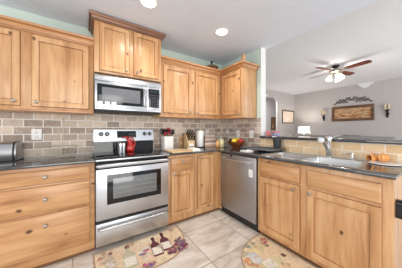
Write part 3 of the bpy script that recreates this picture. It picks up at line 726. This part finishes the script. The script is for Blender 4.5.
# ---------------------------------------------------------------- rugs
def rug(name, label, centre, rz, a, b, pattern):
    t = thing(name, label, 'rug', centre, rz, 'wine-print kitchen rugs')
    n = 44; P = []
    for i in range(n + 1):
        th = pi + pi * i / n; ct, st = cos(th), sin(th)
        e_ = 2 / (3.6 if ct < 0 and rz == 0 else 2.6)
        P.append((a * math.copysign(abs(ct) ** e_, ct), b * math.copysign(abs(st) ** e_, st)))
    P = P[:]   # from (-a,0) round the bottom to (a,0)
    def off(k): return [(x * k, (y + b * .5) * k - b * .5) for x, y in P]
    z = .008
    m_edge = plain('rug_edge', (168, 134, 106), .95, 0, .2, 90); m_base = plain('rug_sand', (222, 200, 168), .95, 0, .16, 14, .2)
    mb = MB(); mb.loops([[(x, y, 0) for x, y in off(1)], [(x, y, z) for x, y in off(1)], [(x, y, z) for x, y in off(.975)]], cap1=False, m=m_edge)
    i0 = set(mb.bm.faces)
    mb.bm.faces.new([mb.bm.verts.new((x, y, z)) for x, y in off(.975)]); mb._tag(set(mb.bm.faces) - i0, m_base)
    lev = [z + .0004]
    def poly(pts, col):
        lev[0] += .00012
        f0 = set(mb.bm.faces); mb.bm.faces.new([mb.bm.verts.new((x, y, lev[0])) for x, y in pts])
        mb._tag(set(mb.bm.faces) - f0, plain('rug_%d_%d_%d' % col, col, .95, 0, .15, 60))
    def blob(x, y, r_, col, sy=1, n=12): poly([(x + r_ * cos(2 * pi * k / n), y + r_ * sy * sin(2 * pi * k / n)) for k in range(n)], col)
    def bottle(x, y, h, w, tilt, glass, label_col, cap):
        def T(u, v): return (x + u * cos(tilt) - v * sin(tilt), y + u * sin(tilt) + v * cos(tilt))
        q = [(-w / 2, 0), (w / 2, 0), (w / 2, h * .52), (w * .42, h * .62), (w * .17, h * .72), (w * .16, h), (-w * .16, h), (-w * .17, h * .72), (-w * .42, h * .62), (-w / 2, h * .52)]
        poly([T(u, v) for u, v in q], glass)
        poly([T(u, v) for u, v in ((-w * .44, h * .08), (w * .44, h * .08), (w * .44, h * .44), (-w * .44, h * .44))], label_col)
        poly([T(u, v) for u, v in ((-w * .19, h * .86), (w * .19, h * .86), (w * .19, h), (-w * .19, h))], cap)
    def glass(x, y, h, w, col, wine):
        poly([(x - w * .3, y), (x + w * .3, y), (x + w * .06, y + h * .05), (x + w * .06, y + h * .45), (x + w * .45, y + h * .62), (x + w * .4, y + h), (x - w * .4, y + h), (x - w * .45, y + h * .62), (x - w * .06, y + h * .45), (x - w * .06, y + h * .05)], col)
        poly([(x, y + h * .5), (x + w * .4, y + h * .64), (x + w * .38, y + h * .76), (x - w * .38, y + h * .76), (x - w * .4, y + h * .64)], wine)
    def grapes(x, y, w, h, col, n=26):
        for k in range(n):
            u, v = random.uniform(-1, 1), random.uniform(-1, 1)
            if abs(u) + abs(v) * .6 > 1.1: continue
            c2 = tuple(int(q * random.uniform(.75, 1.2)) for q in col); blob(x + u * w / 2, y + v * h / 2, .017, c2, n=10)
    pattern(poly, blob, bottle, glass, grapes)
    mb.build('pile', None, t); return t
MAR = (104, 48, 60); CRM = (232, 220, 204); VIO = (150, 112, 124); GRN = (168, 168, 136); GOLD = (216, 188, 136); PALE = (216, 208, 196); SAGE = (190, 186, 166)
def pat1(poly, blob, bottle, glass, grapes):   # local: x along the range, y away from viewer is +
    blob(-.05, -.25, .19, (222, 190, 160), .8, 20); blob(.24, -.20, .16, (226, 198, 164), .8, 20); blob(-.30, -.14, .12, (218, 186, 156), .8, 16)
    bottle(.085, -.36, .31, .095, -.08, MAR, CRM, (70, 30, 44)); bottle(.19, -.335, .31, .095, -.10, MAR, CRM, (70, 30, 44))
    bottle(-.165, -.37, .33, .115, -.04, (186, 178, 150), (222, 214, 196), (120, 72, 74)); bottle(-.325, -.29, .23, .08, -.1, (190, 172, 148), (226, 210, 196), (120, 72, 84))
    glass(-.04, -.37, .17, .10, PALE, VIO); glass(.0, -.32, .15, .085, PALE, (176, 88, 100))
    grapes(.26, -.36, .24, .10, (134, 84, 98), 44); grapes(.33, -.29, .12, .14, (148, 100, 112), 30); grapes(-.06, -.435, .16, .06, (160, 110, 128), 18)
    for k in range(34): blob(random.uniform(-.4, .4), random.uniform(-.42, -.03), random.uniform(.008, .02), random.choice([GRN, (196, 150, 116), (206, 160, 130), SAGE, (188, 128, 112)]), random.uniform(.4, 1), 8)
    for x in (-.36, -.1, .34): glass(x, -.09, .05, .05, (190, 150, 120), (170, 120, 100))
def pat2(poly, blob, bottle, glass, grapes):
    blob(.0, -.25, .2, (226, 202, 170), .8, 20); blob(-.25, -.2, .14, (222, 196, 164), .9, 18)
    bottle(-.315, -.36, .27, .10, -.02, (206, 190, 150), (226, 206, 160), (112, 84, 78)); bottle(-.14, -.38, .30, .115, -.03, (210, 198, 160), (224, 218, 206), (116, 80, 74))
    for x, y in ((-.36, -.40), (-.39, -.3), (-.41, -.2), (-.36, -.1), (-.24, -.44), (-.1, -.46), (.05, -.45)): 
        for q in range(4): blob(x + random.uniform(-.03, .03), y + random.uniform(-.03, .03), .026, random.choice([GRN, SAGE, (150, 154, 138), (182, 176, 150)]), .6, 9)
    for q in range(12): blob(-.36 + random.uniform(-.05, .05), -.08 + random.uniform(-.03, .03), .014, random.choice([(184, 96, 92), (200, 124, 108), GOLD]), 1, 9)
    for q in range(10): blob(-.26 + random.uniform(-.05, .05), -.36 + random.uniform(-.05, .05), .03, random.choice([(206, 206, 206), (214, 210, 202), (190, 196, 200)]), .8, 10)
    for q in range(9): blob(-.18 + random.uniform(-.1, .1), -.44 + random.uniform(-.03, .03), .024, random.choice([GOLD, (214, 150, 112), GRN]), .8, 10)
    bottle(.12, -.36, .30, .10, .05, MAR, CRM, (70, 30, 44)); grapes(.28, -.32, .2, .14, (134, 84, 98), 30)
    for k in range(26): blob(random.uniform(-.38, .4), random.uniform(-.44, -.03), random.uniform(.008, .018), random.choice([GRN, (206, 160, 130), SAGE, (196, 140, 112)]), random.uniform(.4, 1), 8)
rug('kitchen_rug', 'tan half-moon wine-print rug on the floor before the range', (.425, -.665, .0005), 0, .445, .475, pat1)
rug('kitchen_rug', 'tan half-moon wine-print rug on the floor before the sink cabinet', (1.60, -1.815, .0005), RZ, .475, .56, pat2)

# ---------------------------------------------------------------- recessed lights
def can(x, y, label):
    t = thing('recessed_light', label, 'ceiling light', (x, y, HC), 0, 'recessed lights in the kitchen ceiling')
    MB().loops([[(r_ * cos(2 * pi * k / 36), r_ * sin(2 * pi * k / 36), z) for k in range(36)] for r_, z in ((.092, 0), (.090, -.006), (.074, -.006), (.070, -.001))], False, False).build('trim_ring', M_WHITE, t)
    MB().lathe([(.071, -.001), (.06, -.0035), (.004, -.004)], seg=36, cap0=False).build('lens', plain('lamp_lens', (255, 252, 245), .5, emit=(255, 250, 240), estr=9), t)
    d_ = bpy.data.lights.new('downlight', 'SPOT'); d_.energy = 34; d_.spot_size = radians(150); d_.spot_blend = .9; d_.shadow_soft_size = .07; d_.color = (1, .95, .87)
    lo = bpy.data.objects.new('downlight', d_); COL.objects.link(lo); lo.parent = t; lo.location = (0, 0, -.02)
can(.448, -.885, 'recessed ceiling light in front of the tall cabinet')
can(1.408, -.888, 'recessed ceiling light in front of the corner cabinets')

# ---------------------------------------------------------------- living room
FX, FY = 4.76, -1.02
t = thing('ceiling_fan', 'ceiling fan with reddish wood blades and frosted lights in the living room', 'ceiling fan', (FX, FY, HL))
M_BRZ = plain('dark_bronze', (62, 54, 50), .35, .8); M_BLADE = wood('cherry_blade', (132, 66, 42), (108, 50, 32), (72, 34, 22), 'x', knots=False, rough=.6); M_PEW = plain('pewter', (170, 162, 150), .3, .9)
MB().lathe([(.075, 0), (.078, -.01), (.06, -.045), (.022, -.06)], seg=28).build('canopy', M_BRZ, t)
MB().lathe([(.012, -.05), (.012, -.10)], seg=12).build('downrod', M_BRZ, t)
MB().lathe([(.03, -.085), (.10, -.095), (.125, -.115), (.125, -.15), (.10, -.165), (.06, -.175), (.05, -.20), (.055, -.215), (.02, -.225)], seg=32).build('motor_housing', M_PEW, t)
for k in range(4):
    an = radians(-102 + 90 * k); mb = MB()
    def BP(u, v, w): return (u * cos(an) - v * sin(an), u * sin(an) + v * cos(an), w)
    outl = [(.20, -.045), (.26, -.058), (.56, -.068), (.62, -.060), (.645, -.03), (.645, .03), (.62, .060), (.56, .068), (.26, .058), (.20, .045)]
    mb.loops([[BP(u, v, -.125 - v * .22 + o_) for u, v in outl] for o_ in (0, .007)]); bl = mb.build('blade', M_BLADE, t)
    mb = MB(); mb.loops([[BP(u, v, -.131 - v * .22 + o_) for u, v in ((.09, -.02), (.22, -.035), (.25, 0), (.22, .035), (.09, .02))] for o_ in (0, .005)]); mb.build('blade_iron', M_PEW, bl)
M_FR = plain('frosted_shade', (255, 252, 246), .4, emit=(255, 246, 232), estr=3)
for k in range(3):
    an = radians(-118 + 120 * k); dx, dy = cos(an), sin(an)
    MB().tube([(dx * .04, dy * .04, -.20), (dx * .09, dy * .09, -.205), (dx * .105, dy * .105, -.225)], .009, 8).build('light_arm', M_PEW, t)
    ctr = Vector((dx * .105, dy * .105, -.225)); axs = Vector((dx * .35, dy * .35, -1)).normalized(); u = axs.orthogonal().normalized(); w = axs.cross(u)
    rings = [[ctr + axs * h + (u * cos(2 * pi * q / 20) + w * sin(2 * pi * q / 20)) * r_ for q in range(20)] for r_, h in ((.022, 0), (.034, .02), (.05, .06), (.062, .11), (.058, .11), (.046, .06))]
    MB().loops(rings).build('glass_shade', M_FR, t)
MB().tube([(.02, 0, -.225), (.02, 0, -.40)], .002, 5).build('pull_chain', M_PEW, t)
pl = bpy.data.lights.new('fan_bulbs', 'POINT'); pl.energy = 8; pl.shadow_soft_size = .05; pl.color = (1, .93, .84)
po = bpy.data.objects.new('fan_bulbs', pl); COL.objects.link(po); po.parent = t; po.location = (0, 0, -.36)

# framed panel on the far wall
SCL = 1.0568
def FW(y, z): return (-2.6256 + (y + 2.6256) * SCL, 1.2117 + (z - 1.2117) * SCL)
def frame_on_far(name, label, y0, y1, z0, z1, wd, mat, build_inner, cat='picture', depth=.03):
    t = thing(name, label, cat, (XL, (y0 + y1) / 2, (z0 + z1) / 2), RZ)
    w, h = abs(y1 - y0) / 2, (z1 - z0) / 2
    MB().loops([ring(-w, w, -h, h, i, y) for i, y in ((0, 0), (0, -depth), (wd * .4, -depth * 1.2), (wd, -depth * .6), (wd, -.004))], True, True).build('frame', mat, t)
    build_inner(t, w - wd, h - wd); return t
M_FRM = wood('dark_walnut', (116, 82, 56), (84, 56, 38), (50, 32, 22), 'x', knots=False)
def strip_art(t, w, h):
    m_, nt, b = nodes_of('landscape_print')
    n = noise(nt, coords(nt, (1.2, 1, 5)), 4.5, 5, .6, .4)
    L(nt, ramp(nt, n.outputs['Fac'], [(.3, lin((84, 62, 46))), (.45, lin((176, 120, 78))), (.55, lin((206, 176, 140))), (.68, lin((122, 112, 104)))]), b.inputs['Base Color']); b.inputs['Roughness'].default_value = .2
    MB().box(-w, w, -.012, -.005, -h, h).build('print', m_, t)
y1, z1 = FW(-.188, 1.98); y0, z0 = FW(-1.236, 1.495)
frame_on_far('wall_picture', 'long landscape panel in a dark wood frame on the far living-room wall', y0, y1, z0, z1, .085, M_FRM, strip_art)
# scroll above it
mb = MB(); M_IRON = plain('black_iron', (34, 30, 30), .5, .4)
t = thing('wall_scroll', 'black iron leaf scroll on the wall above the framed panel', 'wall decor', (XL, FW(-.72, 2.15)[0], FW(-.72, 2.15)[1]), RZ); t.scale = (1, 1, 1.1)
def spiral(cx_, cz_, r0, turns, dirn, a0=0): return [(cx_ + dirn * r0 * (1 - k / 22) * cos(a0 + turns * 2 * pi * k / 20), -.014, cz_ + r0 * (1 - k / 22) * sin(a0 + turns * 2 * pi * k / 20)) for k in range(21)]
for sg in (-1, 1):
    mb.tube([(sg * u, -.014, z) for u, z in ((0, .02), (.08, .065), (.16, .03), (.24, -.015), (.32, .01), (.39, -.03), (.45, -.075))], .007, 6)
    for cxx, czz, rr_, a0 in ((.07, .02, .055, 0), (.17, -.02, .045, 1), (.27, .03, .04, 3), (.35, -.045, .035, 2)): mb.tube(spiral(sg * cxx, czz, rr_, 1.4, sg, a0), .006, 6)
    for u, z, an in ((.06, .085, .4), (.13, .075, -.3), (.21, .03, .6), (.29, -.045, -.4), (.33, .05, .5), (.40, .0, .2), (.43, -.05, -.6), (.48, -.085, .3), (.12, -.055, .8), (.22, -.06, 0)):
        n_ = 8; q = [(sg * (u + .034 * cos(2 * pi * k / n_) * cos(an) - .013 * sin(2 * pi * k / n_) * sin(an)), z + .034 * cos(2 * pi * k / n_) * sin(an) + .013 * sin(2 * pi * k / n_) * cos(an)) for k in range(n_)]
        mb.prism_y(q, -.02, -.012)
mb.build('scrollwork', M_IRON, t)
MB().box(-.02, .02, -.014, 0, -.004, .02).build('mounting_bracket', M_IRON, t)
# sconces
for y, z, lab in ((.051, 1.72, 'iron candle sconce on the far wall left of the framed panel'), (-1.498, 1.75, 'iron candle sconce on the far wall right of the framed panel')):
    yy, zz = FW(y, z); t = thing('wall_sconce', lab, 'sconce', (XL, yy, zz), RZ, 'candle sconces'); t.scale = (.85, .85, 1.2)
    mb = MB(); mb.box(-.03, .03, -.012, 0, -.17, .02, .004); mb.tube([(0, -.01, -.14), (.02, -.05, -.17), (-.02, -.08, -.10), (0, -.09, -.02)], .013, 8); mb.tube(spiral(0, -.10, .05, 1.3, 1), .011, 6); mb.ball((.0, -.05, -.03), .03, sc=(1.2, .8, 1)); mb.build('bracket', M_IRON, t)
    for dx in (-.045, .045):
        MB().lathe([(.012, 0), (.03, .012), (.032, .02), (.01, .02)], (dx, -.09, .0), 14).build('cup', M_IRON, t)
        MB().lathe([(.022, .02), (.034, .06), (.040, .15), (.036, .15), (.03, .06), (.018, .03)], (dx, -.09, .0), 16).build('glass_cup', plain('sconce_glass', (196, 180, 150), .15, 0, .1), t)
# side-wall picture
def SWp(x, z): return (-.0825 + (x + .0825) * SCL, 1.2117 + (z - 1.2117) * SCL)
x0, z1 = SWp(6.054, 1.958); x1, z0 = SWp(6.861, 1.455)
t = thing('framed_picture', 'square pale picture in a thin dark frame on the living-room side wall', 'picture', ((x0 + x1) / 2, YL, (z0 + z1) / 2))
w, h = (x1 - x0) / 2, (z1 - z0) / 2
MB().loops([ring(-w, w, -h, h, i, y) for i, y in ((0, 0), (0, -.03), (.02, -.034), (.045, -.02), (.045, -.004))]).build('frame', plain('antique_gold', (112, 98, 80), .4, .3), t)
m_, nt, b = nodes_of('pale_print'); n = noise(nt, coords(nt, (1, 1, 1)), 2.5, 4)
L(nt, ramp(nt, n.outputs['Fac'], [(.35, lin((206, 184, 166))), (.6, lin((226, 212, 198)))]), b.inputs['Base Color'])
MB().box(-w + .044, w - .044, -.012, -.005, -h + .044, h - .044).build('print', m_, t)
# dark picture in the hallway seen through the arch
def hall(u, v):   # pixel -> hallway wall plane y = 2.4
    a_ = radians(33.773); xx = (u - 201) / 173.23; d_ = Vector((sin(a_) + xx * cos(a_), cos(a_) - xx * sin(a_), -(v - 129.79) / 173.23)); k = (2.4 + 2.6256) / d_.y
    return -.0825 + d_.x * k, 1.2117 + d_.z * k
(hx0, hz1), (hx1, hz0) = hall(270.8, 117), hall(275.3, 130)
t = thing('framed_picture', 'tall dark picture in the hallway seen through the arch', 'picture', ((hx0 + hx1) / 2, 2.4, (hz0 + hz1) / 2))
w, h = (hx1 - hx0) / 2, (hz1 - hz0) / 2
MB().loops([ring(-w, w, -h, h, i, y) for i, y in ((0, 0), (0, -.03), (.03, -.036), (.09, -.02), (.09, -.004))]).build('frame', M_FRM, t)
m_, nt, b = nodes_of('figure_print'); n = noise(nt, coords(nt, (3, 1, 1)), 1.4, 3)
L(nt, ramp(nt, n.outputs['Fac'], [(.35, lin((50, 34, 28))), (.55, lin((150, 104, 60))), (.7, lin((200, 168, 110)))]), b.inputs['Base Color'])
MB().box(-w + .088, w - .088, -.012, -.005, -h + .088, h - .088).build('print', m_, t)
# sofas, chair, lamp
M_SOFA = plain('grey_upholstery', (128, 128, 128), .9, 0, .08, 40, .3)
def sofa(name, label, x, y0, y1, top, mat, cat='sofa', dep=.86):
    t = thing(name, label, cat, (x, (y0 + y1) / 2, 0)); w = abs(y1 - y0) / 2
    MB().box(-.10, .12, -w, w, .16, top, .05, seg=3).build('backrest', mat, t)
    MB().box(.12, dep, -w + .16, w - .16, .16, .34, .04).build('seat_base', mat, t)
    n = 3 if w > .7 else 1
    for k in range(n):
        a0 = -w + .17 + (2 * w - .34) * k / n; a1 = a0 + (2 * w - .34) / n - .01
        MB().box(.125, dep, a0, a1, .342, .47, .04, seg=3).build('seat_cushion', mat, t)
    for s_ in (-1, 1): MB().box(.121, dep, s_ * w - (.155 if s_ > 0 else 0), s_ * w + (.155 if s_ < 0 else 0), .16, .62, .05, seg=3).build('arm', mat, t)
    for xx in (-.06, dep - .06):
        for yy in (-w + .06, w - .06): MB().lathe([(.02, 0), (.028, .16)], (xx, yy, 0), 12).build('foot', M_FRM, t)
sofa('sofa', 'long grey sofa with its back to the bar ledge in the living room', 5.55, -1.86, .42, 1.055, M_SOFA)
sofa('armchair', 'brown leather armchair in front of the far wall, top just above the ledge', 6.58, -1.02, -.58, 1.045, plain('brown_leather', (74, 46, 34), .4), 'armchair', .70)
lx, ly = 6.72, .62
t = thing('table_lamp', 'white drum shade table lamp glowing in the living-room corner', 'lamp', (lx, ly, .662))
MB().lathe([(.08, 0), (.085, .015), (.03, .03), (.06, .12), (.07, .2), (.03, .33), (.012, .36), (.012, .42)], seg=24).build('base', M_CER, t)
MB().lathe([(.20, .43), (.175, .67), (.17, .67), (.195, .43)], seg=36, cap0=False, cap1=False).build('lamp_shade', plain('lit_shade', (255, 250, 242), .8, emit=(255, 246, 234), estr=1.6), t)
ll = bpy.data.lights.new('lamp_bulb', 'POINT'); ll.energy = 22; ll.shadow_soft_size = .05; ll.color = (1, .92, .82)
lo = bpy.data.objects.new('lamp_bulb', ll); COL.objects.link(lo); lo.parent = t; lo.location = (0, 0, .56)
t = thing('side_table', 'dark wood side table under the table lamp', 'table', (lx, ly, 0))
MB().box(-.26, .26, -.26, .26, .63, .66, .006).build('tabletop', M_FRM, t)
for xx in (-.22, .22):
    for yy in (-.22, .22): MB().box(xx - .022, xx + .022, yy - .022, yy + .022, 0, .63, .004).build('leg', M_FRM, t)
